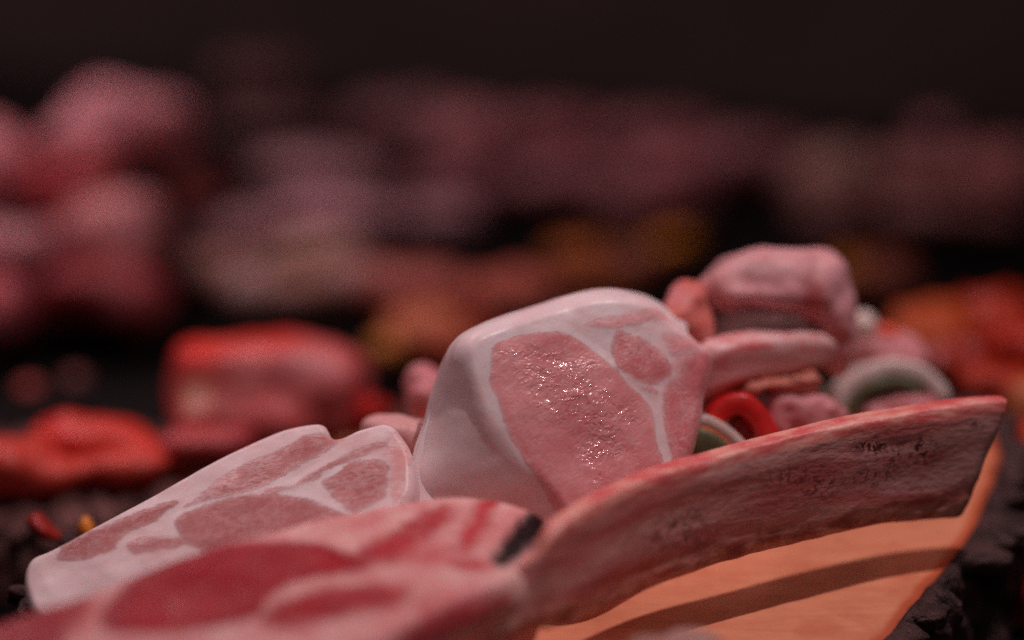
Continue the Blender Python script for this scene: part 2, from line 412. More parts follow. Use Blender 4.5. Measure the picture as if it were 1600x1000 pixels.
ol2 = np.stack([0.18 * np.cos(a), 0.026 * np.sin(a)], 1) * (1 + 0.04 * np.sin(3 * a + 1)[:, None])
ol2 = ol2 @ np.array([[math.cos(.25), math.sin(.25)], [-math.sin(.25), math.cos(.25)]])
Z2 = -0.128
S2 = np.array([-0.235, 0.136, Z2])
wood_slice('dark barked log slice behind the leftmost chop, carrying red marinated meat', ol2, S2, (0, 0, 1), 0.036, 0.034, res=0.006, seed=5, bres=0.004, nv=16, bark=M_BARK2)

# ------------------------------------------------------------------ chops
def chop(name, label, outline, P, N, T, center=None, muscles=(), res=0.0009, R=0.006, mat=None, group=None, back_mat=None,
         fat_name='fat', wets=(), blushes=(), seed=0, relief=0.0006, bulge=0.0, skin=0.006):
    """outline: photo pixels (x, y) or (x, y, bx, by) of the cut face and, if given, of the rear edge T behind it"""
    N = unit(N); A = unit(np.cross(np.array([0, 0, 1.0]), N)); B = np.cross(N, A)
    pl = lambda x, y: (lambda v: [v @ A, v @ B])(onplane(x, y, P, N) - P)
    PB = P - N * T
    rows = []
    for o in outline:
        f = pl(o[0], o[1])
        if len(o) > 2:
            b3 = onplane(o[2], o[3], PB, N); v = b3 - P; b = [v @ A, v @ B]
        else: b = [f[0] * 0.97, f[1] * 0.97]
        rows.append([*f, *b])
    rows = np.array(rows)
    per = np.linalg.norm(np.diff(np.vstack([rows[:, :2], rows[:1, :2]]), axis=0), axis=1).sum()
    # resample by the front outline's arc length (third column zero keeps it planar)
    tmp = catmull(np.c_[rows[:, :2], np.zeros(len(rows)), rows[:, 2:]], int(per / res))
    F2, B2 = tmp[:, :2], tmp[:, 3:]
    n = len(F2)
    lo, hi = F2.min(0), F2.max(0)
    X, Y = np.meshgrid(np.arange(lo[0], hi[0], res), np.arange(lo[1], hi[1], res))
    X[1::2] += res / 2
    q = np.c_[X.ravel(), Y.ravel()] + rng.uniform(-.1, .1, (X.size, 2)) * res
    q = q[polysdf(q, F2[::3]) > res * 0.6]
    d0 = polysdf(q, F2); q = q[d0 > res * 0.6]
    vv, _, ff, *_ = delaunay_2d_cdt([Vector(p) for p in np.vstack([F2, q])], [(i, (i + 1) % n) for i in range(n)], [], 1, 1e-7)
    q = np.array([tuple(v) for v in vv])
    d = np.abs(polysdf(q, F2)); d[:n] = 0
    x = np.clip(1 - d / R, 0, 1)
    cc = F2.mean(0); od = F2 - cc; od /= np.linalg.norm(od, axis=1)[:, None]
    flare = np.maximum(((B2 - F2) * od).sum(1), 0.0)             # how far the rear edge stands out beyond the cut face
    slope = np.minimum(T / (flare + 1e-6), 2.0) * 0.5
    kk = 31; ker = np.hanning(kk); ker /= ker.sum()
    slope = np.convolve(np.r_[slope[-kk:], slope, slope[:kk]], ker, 'same')[kk:-kk]
    near = np.zeros(len(q), int); msk = np.nonzero(x > 0)[0]
    for ch in np.array_split(msk, max(1, len(msk) // 1500)):
        near[ch] = ((q[ch][:, None, :] - F2[None]) ** 2).sum(2).argmin(1)
    h = -R * slope[near] * x * x
    span = max(d.max(), 1e-6)
    h = h + relief * fbm(np.c_[q * 55, np.full(len(q), seed)], 3, seed) + bulge * np.clip(d / span, 0, 1)
    # muscles
    sdf = np.full(len(q), -9.0); tone = np.full(len(q), 0.5); marb = np.zeros(len(q)); own = np.full(len(q), -1)
    for k, mu in enumerate(muscles):
        pp = np.array([pl(*p) for p in mu['px']])
        pp = catmull(pp, 70)
        s = polysdf(q, pp) * 1000 / mu.get('soft', 1.0)
        b = s > sdf
        sdf = np.where(b, s, sdf); tone = np.where(b, mu.get('tone', 0.5), tone); marb = np.where(b, mu.get('marb', 0.3), marb)
        own = np.where(s > 0, k, own)
    h = h + 0.00025 * np.clip(sdf / 4.0, -1, 1)
    wetv = np.full(len(q), 0.10)
    blv = np.zeros(len(q))
    for (x, y, rx, ry, wt) in blushes:
        c_ = np.array(pl(x, y)); v_ = q - c_
        blv = np.maximum(blv, wt * np.exp(-((v_[:, 0] / (rx * K)) ** 2 + (v_[:, 1] / (ry * K)) ** 2)))
    for (x, y, rx, ry, rot) in wets:
        c_ = np.array(pl(x, y)); r_ = math.radians(rot); v_ = q - c_
        e1 = (v_ @ np.array([math.cos(r_), math.sin(r_)])) / (rx * K); e2 = (v_ @ np.array([-math.sin(r_), math.cos(r_)])) / (ry * K)
        wetv = np.maximum(wetv, np.exp(-(e1 ** 2 + e2 ** 2) ** 2))
    V = P + np.outer(q[:, 0], A) + np.outer(q[:, 1], B) + np.outer(h, N)
    F = [tuple(f) for f in ff]
    # make sure faces look along +N
    f0 = F[len(F) // 2]
    if np.cross(V[f0[1]] - V[f0[0]], V[f0[2]] - V[f0[0]]) @ N < 0: F = [f[::-1] for f in F]
    # side wall
    nst = max(6, int(T / (res * 2.2)))
    ring = list(range(n)); VV = [V]; cnt = len(V); side = []
    asc = ((np.roll(F2[:, 0], -1) - F2[:, 0]) * (np.roll(F2[:, 1], -1) + F2[:, 1])).sum() < 0   # counter-clockwise
    f3 = V[:n]; hb = h[:n]
    for j in range(1, nst + 1):
        t = j / nst
        e = t ** 1.0
        mid = F2 * (1 - e) + B2 * e
        out = np.sin(np.pi * t) * 0.0012
        c = F2.mean(0); dirn = (mid - c); dirn /= np.linalg.norm(dirn, axis=1)[:, None]
        rr = 0.0007 * fbm(np.c_[mid * 45, np.full(n, t * T * 45)], 3, seed + 9) * min(1, 3 * t)
        if t > 0.8: out -= 0.0012 * ((t - 0.8) / 0.2) ** 2
        hh = hb * (1 - t) + (-T) * t
        p = mid + dirn * (out + rr)[:, None]
        VV.append(P + np.outer(p[:, 0], A) + np.outer(p[:, 1], B) + np.outer(hh, N))
        new = list(range(cnt, cnt + n)); cnt += n
        for i in range(n):
            k = (i + 1) % n
            side.append((ring[i], new[i], new[k], ring[k]) if asc else (ring[k], new[k], new[i], ring[i]))
        ring = new
    cen = P + A * B2[:, 0].mean() + B * B2[:, 1].mean() - N * T
    VV.append(cen[None]); ci = cnt
    for i in range(n):
        k = (i + 1) % n
        side.append((ring[i], ci, ring[k]) if asc else (ring[k], ci, ring[i]))
    V = np.vstack(VV); nall = len(V)
    pad = nall - len(q)
    sdf = np.r_[sdf, np.full(pad, -9.0)]; tone = np.r_[tone, np.full(pad, .5)]; marb = np.r_[marb, np.zeros(pad)]; wetv = np.r_[wetv, np.zeros(pad)]; blv = np.r_[blv, np.zeros(pad)]; own = np.r_[own, np.full(pad, -1)]
    ALL = F + side
    NV = vnormals(V, ALL)
    base = V[np.argmin(V[:, 2])].copy(); base[:2] = V[:, :2].mean(0)
    t = thing(name, label, 'meat', base, group)
    fo = np.array([np.bincount(own[list(f)] + 1).argmax() - 1 for f in F])
    groups = {-1: [F[i] for i in np.nonzero(fo == -1)[0]] + side}
    for k in range(len(muscles)):
        g = [F[i] for i in np.nonzero(fo == k)[0]]
        if len(g) > 4: groups[k] = g
    for k, g in groups.items():
        used = np.unique(np.concatenate([np.array(f) for f in g])); mp = -np.ones(nall, int); mp[used] = np.arange(len(used))
        vo = V[used]; no = NV[used]; vi = vo - no * skin; nu = len(used)
        gf = [tuple(mp[list(f)]) for f in g]
        ed = {}
        for f in gf:
            for a_, b_ in zip(f, f[1:] + f[:1]): ed[(a_, b_)] = ed.get((a_, b_), 0) + 1
        wall = [(b_, a_, a_ + nu, b_ + nu) for (a_, b_) in ed if (b_, a_) not in ed]
        faces = gf + [tuple(i + nu for i in f[::-1]) for f in gf] + wall
        at_ = {'sdf': np.r_[sdf[used], sdf[used]], 'tone': np.r_[tone[used], tone[used]], 'marb': np.r_[marb[used], marb[used]], 'wet': np.r_[wetv[used], wetv[used]], 'blush': np.r_[blv[used], blv[used]]}
        nm = fat_name if k < 0 else muscles[k].get('name', 'muscle')
        mesh(nm, np.vstack([vo, vi]), faces, mat, t, base, at_, normals=np.vstack([no, -no]))
    t['_base'] = 0; del t['_base']
    return t, base

# --- the standing chop in the middle
NC = unit((0.27, -0.775, 0.57)); PC = at(900, 640, 1.0)
outC = [(885, 825, 800, 830), (850, 775, 720, 815), (815, 742, 655, 800), (778, 705, 628, 765), (750, 665, 640, 715), (732, 620, 655, 665), (718, 575, 672, 615),
        (715, 545, 690, 570), (726, 522, 714, 538), (752, 505, 750, 515), (800, 488, 800, 494), (870, 465, 868, 470), (940, 450, 938, 456), (990, 453, 990, 458), (1028, 468, 1026, 474),
        (1050, 487, 1050, 495), (1076, 507, 1072, 515), (1096, 526), (1116, 540), (1122, 560), (1117, 590), (1108, 620), (1106, 650), (1098, 680), (1088, 712), (1060, 770), (980, 850), (920, 860)]
musC = [dict(name='loin_eye', tone=0.55, marb=0.25, px=[(768, 545), (790, 529), (850, 519), (885, 523), (920, 545), (950, 570), (975, 597), (1005, 625), (1019, 648), (1024, 690),
                                           (1034, 730), (1000, 800), (920, 835), (885, 812), (866, 785), (846, 755), (823, 724), (802, 692), (787, 660), (778, 632), (771, 612), (764, 600), (766, 570)]),
        dict(tone=0.0, marb=0.6, soft=1.5, px=[(955, 536), (962, 519), (985, 521), (1014, 538), (1040, 560), (1046, 588), (1014, 603), (984, 593), (962, 574), (954, 552)]),
        dict(tone=0.6, marb=0.5, soft=1.6, px=[(1034, 521), (1062, 525), (1096, 538), (1072, 551), (1048, 557), (1041, 542)]),
        dict(name='side_muscle', tone=0.25, marb=0.55, soft=1.6, px=[(1075, 553), (1118, 550), (1116, 582), (1106, 605), (1101, 640), (1094, 680), (1080, 715), (1060, 735), (1047, 715), (1036, 665), (1035, 630), (1042, 602), (1058, 590)]),
        dict(name='cap_muscle', tone=0.8, marb=0.4, soft=2.0, px=[(912, 509), (950, 498), (1005, 484), (1034, 484), (1046, 494), (1010, 504), (960, 514)]),
        dict(tone=0.7, marb=0.2, px=[(998, 604), (1020, 607), (1027, 614), (1012, 616)])]
chopC, baseC = chop('pork_chop', 'pork chop propped upright in the middle, shiny pink cut face, thick white fat', outC, PC, NC, 0.030, muscles=musC, mat=M_CHOP, R=0.007, blushes=[(1068, 600, 52, 95, 1.0), (1060, 497, 40, 24, .8), (1095, 545, 45, 28, .9), (1010, 575, 60, 40, .5), (760, 690, 30, 40, .2)], wets=[(905, 625, 120, 62, -48), (965, 725, 100, 52, -42), (795, 545, 22, 18, 20)], seed=3, bulge=0.003, group='raw pork chops on the log slice')

# --- lying chop on the left
AX = unit(at(640, 690, 1.0) - at(40, 900, 0.985)); N0 = unit((0, -0.45, 0.89)); ND = unit(N0 - (N0 @ AX) * AX); PD = at(340, 790, 0.99)
outD = [(36, 893), (48, 870), (80, 854), (130, 828), (200, 789), (270, 750), (340, 711), (388, 688), (440, 668), (490, 658), (506, 661), (514, 676), (527, 682), (560, 668), (590, 659), (608, 660), (622, 672),
        (640, 700), (645, 740), (636, 780), (580, 840), (450, 890), (280, 950), (130, 975), (60, 965), (38, 925)]
musD = [dict(tone=0.2, marb=0.3, soft=1.3, px=[(88, 868), (110, 844), (160, 823), (220, 797), (266, 782), (277, 787), (242, 813), (197, 833), (182, 858), (150, 872), (110, 875)]),
        dict(tone=0.3, marb=0.2, soft=1.5, px=[(196, 850), (228, 840), (288, 838), (298, 846), (265, 858), (215, 864)]),
        dict(name='cap_muscle', tone=0.45, marb=0.7, soft=1.3, px=[(288, 790), (320, 767), (345, 744), (380, 725), (416, 710), (452, 695), (473, 683), (496, 677), (509, 675), (526, 681), (556, 672), (545, 683), (528, 694), (507, 709), (473, 726), (439, 745), (405, 763), (362, 776), (320, 781)]),
        dict(name='loin_eye', tone=0.1, marb=0.25, soft=1.4, px=[(274, 810), (296, 798), (320, 789), (352, 778), (384, 772), (416, 770), (448, 772), (473, 778), (496, 787), (530, 800), (560, 830), (480, 865), (400, 875), (310, 862), (280, 838)]),
        dict(tone=0.4, marb=0.5, soft=1.2, px=[(405, 767), (439, 761), (464, 755), (490, 736), (522, 721), (549, 706), (575, 696), (609, 691), (606, 699), (575, 709), (543, 722), (511, 737), (496, 749), (469, 760), (439, 768)]),
        dict(name='side_muscle', tone=0.2, marb=0.5, soft=1.5, px=[(503, 756), (524, 740), (541, 725), (564, 720), (594, 718), (606, 729), (604, 759), (598, 780), (560, 800), (532, 792), (516, 768)]),
        dict(tone=0.75, marb=1.0, soft=2.2, px=[(600, 699), (612, 678), (628, 676), (641, 693), (646, 712), (634, 735), (632, 775), (614, 782), (611, 740), (606, 721)])]
chopD, baseD = chop('pork_chop', 'pale pork chop lying at the left with white fat edge and notched rim', outD, PD, ND, 0.022, muscles=musD, mat=M_CHOP_L, R=0.003, blushes=[(545, 690, 40, 25, .6), (610, 730, 40, 50, .6), (470, 700, 60, 25, .35), (250, 850, 120, 30, .3)], seed=8, group='raw pork chops on the log slice')

# --- blurred front chop with its long rib
NE = unit((0.03, -0.24, 0.97)); PE = onplane(500, 880, SLAB_P + SLAB_N * 0.064, NE)
outE = [(-70, 990), (0, 958), (100, 925), (200, 888), (300, 852), (400, 822), (500, 797), (620, 772), (700, 764), (780, 768), (838, 785), (862, 806), (856, 850), (834, 898), (815, 915),
        (760, 940), (660, 985), (560, 1030), (400, 1090), (200, 1120), (0, 1100), (-80, 1050)]
musE = [dict(name='loin_eye', tone=0.3, marb=0.15, soft=1.6, px=[(158, 985), (166, 948), (200, 912), (250, 880), (330, 855), (420, 846), (500, 854), (556, 872), (580, 888), (540, 902), (470, 912), (425, 935), (400, 968), (330, 985), (240, 994)]),
        dict(tone=0.35, marb=0.2, soft=3.0, px=[(405, 972), (440, 945), (500, 926), (590, 918), (640, 928), (610, 948), (540, 966), (450, 984)]),
        dict(tone=0.55, marb=0.4, soft=3.0, px=[(560, 868), (590, 845), (625, 826), (655, 806), (692, 792), (708, 808), (684, 832), (652, 857), (618, 878), (585, 882)]),
        dict(tone=0.9, marb=0.3, soft=3.0, px=[(742, 788), (770, 772), (782, 782), (770, 806), (752, 838), (730, 868), (716, 862), (722, 838), (736, 812)]),
        dict(tone=0.8, marb=0.3, soft=3.0, px=[(700, 880), (740, 878), (768, 884), (760, 896), (720, 892)]),
        dict(tone=0.25, marb=0.2, soft=3.0, px=[(-60, 1000), (0, 965), (70, 945), (125, 932), (134, 950), (110, 985), (90, 1040), (0, 1070)]),
        dict(tone=0.5, marb=0.3, soft=3.0, px=[(640, 975), (700, 945), (770, 925), (800, 920), (770, 938), (690, 980), (600, 1020)]),
        dict(name='painted_gap_shade', tone=-0.6, marb=0.0, soft=2.5, px=[(843, 787), (860, 800), (848, 832), (818, 866), (792, 886), (768, 882), (788, 844), (822, 802)])]  # shadow gap between chop and bone, painted as a dark patch
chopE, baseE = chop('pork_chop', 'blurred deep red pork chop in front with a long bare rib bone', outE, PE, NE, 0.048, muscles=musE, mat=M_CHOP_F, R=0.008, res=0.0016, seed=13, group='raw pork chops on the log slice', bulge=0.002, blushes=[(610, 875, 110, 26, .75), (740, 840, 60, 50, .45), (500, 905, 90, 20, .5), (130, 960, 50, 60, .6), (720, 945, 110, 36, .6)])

def rib(name, parent, base, stations, mat, n=220, ex=5.0, nsec=96, blood=(), redspots=(), ragged=0.0012, endcut=0.0, seed=0):
    """stations: (top px x, y, depth, bottom px x, y, depth, thickness): a rounded plate lofted along them"""
    S = []
    for (tx, ty, td, bx, by, bd, th) in stations: S.append(np.r_[at(tx, ty, td), at(bx, by, bd), th])
    S = catmull(np.array(S), n, closed=False)
    top, bot, th = S[:, :3], S[:, 3:6], S[:, 6]
    path = np.gradient((top + bot) / 2, axis=0); path /= np.linalg.norm(path, axis=1)[:, None]
    H = top - bot; hh = np.linalg.norm(H, axis=1); H = H / hh[:, None]
    W = np.cross(H, path); W *= np.sign(W[:, 1].mean())           # away from the camera
    L = np.r_[0, np.cumsum(np.linalg.norm(np.diff((top + bot) / 2, axis=0), axis=1))]
    ang = np.linspace(0, 2 * np.pi, nsec, endpoint=False)
    V = []; UV = []; vv = []
    cs, sn = np.cos(ang), np.sin(ang)
    a_ = np.sign(cs) * np.abs(cs) ** (2 / ex); b_ = np.sign(sn) * np.abs(sn) ** (2 / ex)
    for i in range(n):
        end = 1.0
        k = min(i, n - 1 - i) / 5.0
        if i > n - 8: end = math.sqrt(max(0.0, 1 - ((i - (n - 8)) / 8.0) ** 2 * 0.5))
        cen = (top[i] + bot[i]) / 2 + W[i] * th[i] / 2
        p = cen + np.outer(b_ * hh[i] / 2 * (0.9 + 0.1 * end), H[i]) + np.outer(a_ * th[i] / 2 * end, W[i])
        V.append(p); UV.append(np.c_[np.full(nsec, L[i]), (b_ * hh[i] / 2), a_ * th[i] / 2])
        # v: 0 on the top face, grows down the near side
        vv.append(np.where(b_ > 0.88, 0.0, np.clip((0.9 - b_) / 1.8, 0, 1)))
    V = np.vstack(V); UV = np.vstack(UV); vv = np.concatenate(vv)
    F = [(i * nsec + j, i * nsec + (j + 1) % nsec, (i + 1) * nsec + (j + 1) % nsec, (i + 1) * nsec + j) for i in range(n - 1) for j in range(nsec)]
    V = np.vstack([V, V[:nsec].mean(0), V[-nsec:].mean(0)]); UV = np.vstack([UV, UV[:nsec].mean(0), UV[-nsec:].mean(0)]); vv = np.r_[vv, .5, .5]
    c0, c1 = len(V) - 2, len(V) - 1
    F += [(j, c0, (j + 1) % nsec) for j in range(nsec)] + [((n - 1) * nsec + j, (n - 1) * nsec + (j + 1) % nsec, c1) for j in range(nsec)]
    NV = vnormals(V, F)
    if ((V - V.mean(0)) * NV).sum() < 0: F = [f[::-1] for f in F]; NV = -NV
    q = UV * np.array([1, 1, 1.0])
    dsp = ragged * fbm(q * np.array([26, 150, 120]), 4, seed, 0.42) * 0.6
    low = np.clip((vv - 0.86) / 0.14, 0, 1)
    dsp = dsp + low * 0.0008 * fbm(q * np.array([75, 120, 120]), 2, seed + 3)
    V = V + NV * dsp[:, None]
    def spots(lst):
        r = np.zeros(len(V))
        for (x, y, d_, rx, ry, wt) in lst:
            c = at(x, y, d_); dx = ((V - c) @ Rv) / (rx * K); dy = ((V - c) @ Uv) / (ry * K)
            r = np.maximum(r, wt * np.exp(-(dx * dx + dy * dy)))
        return r
    return mesh(name, V, F, mat, parent, base, {'rib_pos': UV, 'v': vv, 'blood': spots(blood), 'red': spots(redspots)})

ribE = [(770, 905, 0.925, 720, 1010, 0.918, 0.008), (832, 868, 0.926, 785, 1000, 0.922, 0.010), (868, 836, 0.927, 815, 990, 0.926, 0.011), (905, 806, 0.936, 865, 985, 0.938, 0.012), (960, 774, 0.948, 938, 960, 0.955, 0.013), (1040, 740, 0.962, 1030, 920, 0.973, 0.0135), (1120, 716, 0.974, 1120, 886, 0.987, 0.0135),
        (1220, 690, 0.986, 1218, 861, 0.999, 0.0135), (1320, 666, 0.997, 1312, 838, 1.010, 0.0135), (1420, 648, 1.006, 1400, 821, 1.019, 0.0135), (1510, 634, 1.013, 1470, 813, 1.025, 0.0135), (1581, 627, 1.018, 1506, 812, 1.028, 0.013)]
rib('rib_bone', chopE, baseE, ribE, M_RIB, seed=2,
    blood=[(1360, 695, 1.01, 30, 14, 1.3), (1410, 712, 1.01, 28, 16, 1.2), (1445, 705, 1.01, 22, 22, 1.3), (1345, 740, 1.01, 50, 8, 1.0), (1300, 760, 1.01, 60, 10, .9), (1390, 830, 1.02, 10, 8, 1),
           (1240, 745, 1.0, 60, 18, .7), (1520, 665, 1.02, 15, 12, .7), (1060, 830, .97, 60, 30, .7)],
    redspots=[(1560, 625, 1.02, 26, 22, .9), (1570, 665, 1.02, 14, 14, .8), (1000, 742, .96, 60, 14, .9), (1060, 725, .97, 40, 10, .8), (950, 765, .95, 40, 18, .5), (1480, 625, 1.02, 30, 8, .5), (1000, 900, .97, 60, 40, .4), (1400, 775, 1.02, 90, 12, .35)])
ribC = [(1060, 548, 1.046, 1065, 650, 1.050, 0.014), (1100, 541, 1.040, 1104, 632, 1.046, 0.016), (1130, 540, 1.040, 1134, 618, 1.048, 0.016), (1165, 536, 1.044, 1170, 604, 1.053, 0.017), (1220, 530, 1.052, 1225, 592, 1.060, 0.018), (1265, 527, 1.060, 1272, 583, 1.068, 0.018), (1295, 530, 1.066, 1298, 575, 1.074, 0.015), (1312, 541, 1.070, 1310, 562, 1.076, 0.008)]
rib('rib_bone', chopC, baseC, ribC, M_RIB2, n=90, nsec=48, seed=6, ex=3.6, redspots=[(1185, 540, 1.04, 40, 8, .85), (1125, 570, 1.02, 40, 60, .3)])

# --- pieces with soft, lumpy bodies
def ico(sub=3):
    bm = bmesh.new(); bmesh.ops.create_icosphere(bm, subdivisions=sub, radius=1.0)
    V = np.array([v.co[:] for v in bm.verts]); F = [tuple(v.index for v in f.verts) for f in bm.faces]; bm.free(); return V, F
ICO3, ICO4 = ico(3), ico(4)
def piece(name, label, cat, lobes, color, spots=(), mat=None, group=None, voxel=0.0022, lump=0.0022, seed=0, freq=45, floor=None, sharp=0.86):
    """lobes: (px x, y, depth, half width px, half height px, half depth m, roll deg): ellipsoids fused into one body"""
    fl = ZC if floor is None else floor
    sh = 0.0                                            # keep the lowest lobe on its support
    for (x, y, d, rx, ry, rz, roll) in lobes:
        zr = ray(x, y)[2]; dm = (fl - CAM[2] + 0.85 * max(ry, 0.3 * rx) * K * d) / zr
        sh = min(sh, dm - d)
    lobes = [(x, y, d + sh, rx, ry, rz, roll) for (x, y, d, rx, ry, rz, roll) in lobes]
    spots = [(x, y, d + sh, rx, ry, c, wt) for (x, y, d, rx, ry, c, wt) in spots]
    bm = bmesh.new()
    for (x, y, d, rx, ry, rz, roll) in lobes:
        V, F = ICO3
        pw = np.sign(V) * np.abs(V) ** sharp
        r = math.radians(roll); u = Rv * math.cos(r) + Uv * math.sin(r); v = -Rv * math.sin(r) + Uv * math.cos(r)
        c = at(x, y, d); s = K * d
        P3 = c + np.outer(pw[:, 0] * rx * s, u) + np.outer(pw[:, 1] * ry * s, v) + np.outer(pw[:, 2] * rz, Fv)
        vs_ = [bm.verts.new(p) for p in P3]
        for f in F: bm.faces.new([vs_[i] for i in f])
    me = bpy.data.meshes.new('tmp'); bm.to_mesh(me); bm.free()
    o = bpy.data.objects.new('tmp', me); COL.objects.link(o)
    md = o.modifiers.new('r', 'REMESH'); md.mode = 'VOXEL'; md.voxel_size = voxel
    ms = o.modifiers.new('s', 'SMOOTH'); ms.factor = 0.6; ms.iterations = 5
    ev = o.evaluated_get(bpy.context.evaluated_depsgraph_get()); m2 = ev.to_mesh()
    V = np.array([v.co[:] for v in m2.vertices]); F = [tuple(p.vertices) for p in m2.polygons]; ev.to_mesh_clear()
    bpy.data.objects.remove(o); bpy.data.meshes.remove(me)
    NV = vnormals(V, F)
    V = V + NV * (lump * fbm(V * freq, 3, seed))[:, None]
    C = np.tile(np.array(color, float), (len(V), 1))
    for (x, y, d, rx, ry, c, wt) in spots:
        cc = at(x, y, d); dx = ((V - cc) @ Rv) / (rx * K * d); dy = ((V - cc) @ Uv) / (ry * K * d)
        wv = (wt * np.exp(-(dx * dx + dy * dy)))[:, None]; C = C * (1 - wv) + np.array(c) * wv
    base = V.mean(0); base[2] = V[:, 2].min()
    o = mesh(name, V, F, mat or M_BLOB, None, base, {'col': C}); tag(o, label, cat, group); return o

def band(name, path, d0, d1, t_px, mat, parent=None, base=None, n=60, off=0.0, tilt=0.0, ends=True):
    """a curved strip: path in photo pixels at depth d0, reaching back to depth d1, t_px thick to its inner side"""
    p = catmull(np.array([[x, y] for x, y in path], float), n, closed=False)
    tg = np.gradient(p, axis=0); tg /= np.linalg.norm(tg, axis=1)[:, None]; nr = np.stack([-tg[:, 1], tg[:, 0]], 1)
    V = []; m = 24
    sec = np.linspace(0, 2 * np.pi, m, endpoint=False)
    sx = np.sign(np.cos(sec)) * np.abs(np.cos(sec)) ** 0.28; sy = np.sign(np.sin(sec)) * np.abs(np.sin(sec)) ** 0.35
    for i in range(n):
        tap = min(1.0, 0.35 + min(i, n - 1 - i) / 5.0) if ends else 1.0
        for a_, b_ in zip(sx, sy):
            q = p[i] + nr[i] * (off + t_px * (0.5 + 0.5 * b_ * tap)); dd = (d0 + d1) / 2 + (d1 - d0) / 2 * a_
            V.append(at(q[0], q[1] + tilt * a_, d0) + Fv * (dd - d0))
    V = np.array(V)
    F = [(i * m + j, i * m + (j + 1) % m, (i + 1) * m + (j + 1) % m, (i + 1) * m + j) for i in range(n - 1) for j in range(m)]
    F += [tuple(range(m)), tuple((n - 1) * m + j for j in range(m))[::-1]]
    NV = vnormals(V, [f for f in F if len(f) == 4])
    if ((V - V.mean(0)) * NV).sum() < 0: F = [f[::-1] for f in F]
    V = V + NV * (0.0006 * fbm(V * 60, 2, 3))[:, None]
    return V, F, mat

PINK, PINK2, RED = (0.60, 0.22, 0.235), (0.66, 0.34, 0.35), (0.46, 0.05, 0.055)
PALE = (0.66, 0.46, 0.46)
# right cluster of skewered pieces behind the standing chop
piece('folded_pork_slice', 'plump folded pink pork slice on top of the heap behind the upright chop', 'meat',
      [(1150, 450, 1.085, 58, 44, .024, 20), (1205, 436, 1.085, 95, 55, .026, 0), (1265, 450, 1.088, 56, 62, .026, -10), (1296, 490, 1.09, 38, 66, .024, 10), (1306, 545, 1.09, 28, 45, .020, 0), (1190, 462, 1.066, 72, 18, .010, 0)],
      (0.64, 0.30, 0.32), [(1268, 470, 1.07, 18, 34, RED, .9), (1300, 530, 1.07, 30, 30, (0.6, .12, .11), .7), (1180, 420, 1.07, 50, 14, PALE, .5), (1120, 450, 1.07, 25, 40, PINK, .6)], seed=4, lump=.0026, freq=48)
piece('onion_piece', 'pale translucent onion piece under the folded pork slice', 'onion', [(1190, 505, 1.082, 92, 36, .016, 6), (1130, 525, 1.08, 50, 26, .014, 20)], (0.50, 0.38, 0.37), [(1215, 490, 1.07, 26, 16, (.72, .62, .62), .8)], seed=6, lump=.0012)
piece('meat_chunk', 'small orange red meat chunk touching the upright chop at its top right', 'meat', [(1080, 492, 1.068, 30, 44, .014, 10), (1060, 500, 1.062, 26, 30, .012, 0)], (0.62, 0.15, 0.12), [(1050, 460, 1.07, 30, 20, PINK, .8)], seed=8, lump=.0042, freq=70, sharp=0.7)
piece('meat_chunk', 'mauve meat chunk between the folded slice and the red marinated heap', 'meat', [(1362, 548, 1.14, 60, 36, .020, -14), (1410, 560, 1.14, 40, 28, .018, -10)], PINK, [(1350, 540, 1.09, 60, 20, (.5, .25, .27), .6)], seed=10, lump=.0042, freq=70, sharp=0.7)
piece('onion_piece', 'tiny white onion piece right of the folded pork slice', 'onion', [(1348, 508, 1.13, 22, 24, .010, 0)], (0.72, 0.60, 0.54), seed=12, lump=.0008)
piece('pepper_piece', 'tiny bright orange red pepper piece beside the small white onion', 'pepper', [(1385, 520, 1.14, 24, 16, .010, -20), (1365, 515, 1.14, 14, 12, .008, 0)], (0.75, 0.10, 0.05), seed=13, lump=.0006, mat=M_MARIN)
piece('meat_chunk', 'pink meat chunk under the arched courgette slice', 'meat', [(1404, 646, 1.115, 74, 36, .020, 8)], PINK, seed=14, lump=.0042, freq=70, sharp=0.7)
piece('meat_chunk', 'rounded pink meat chunk between the red pepper ring and the courgette arch', 'meat', [(1270, 648, 1.070, 52, 38, .020, -12), (1225, 650, 1.07, 40, 44, .016, 0)], PINK, [(1240, 640, 1.06, 20, 30, (.45, .18, .2), .5)], seed=16, lump=.0042, freq=70, sharp=0.7)
piece('meat_flap', 'ragged orange pink meat flap hanging under the upright chop\'s rib', 'meat', [(1190, 604, 1.060, 56, 10, .010, 12), (1245, 594, 1.062, 40, 14, .010, 6), (1256, 606, 1.064, 16, 16, .008, -20), (1236, 604, 1.064, 12, 12, .008, 10)], (0.52, 0.17, 0.12), seed=17, voxel=.0014, lump=.003, freq=120)
def strip_thing(name, label, cat, parts):
    allV = np.vstack([p[1][0] for p in parts]); base = allV.mean(0); base[2] = allV[:, 2].min()
    t = thing(name, label, cat, base)
    for nm, (V, F, mat) in parts: mesh(nm, V, F, mat, t, base)
    return t
arch = [(1292, 640), (1312, 600), (1352, 572), (1402, 562), (1452, 574), (1492, 612)]
strip_thing('courgette_slice', 'arched courgette slice with white flesh and green skin at the right', 'courgette',
            [('flesh', band('flesh', arch, 1.105, 1.130, 28, M_FLESH)), ('skin', band('skin', arch[:-1] + [(1470, 592)], 1.100, 1.132, 22, M_GREEN, off=26))])
ring = [(1098, 655), (1112, 632), (1140, 616), (1172, 616), (1198, 636), (1216, 665), (1226, 700)]
strip_thing('pepper_ring', 'bright red curved pepper slice behind the long rib bone', 'pepper',
            [('skin', band('skin', ring, 1.036, 1.062, 36, M_PEPPER)), ('inner_flesh', band('inner_flesh', ring[1:-1], 1.050, 1.064, 26, M_PEPPER_IN, off=37))])
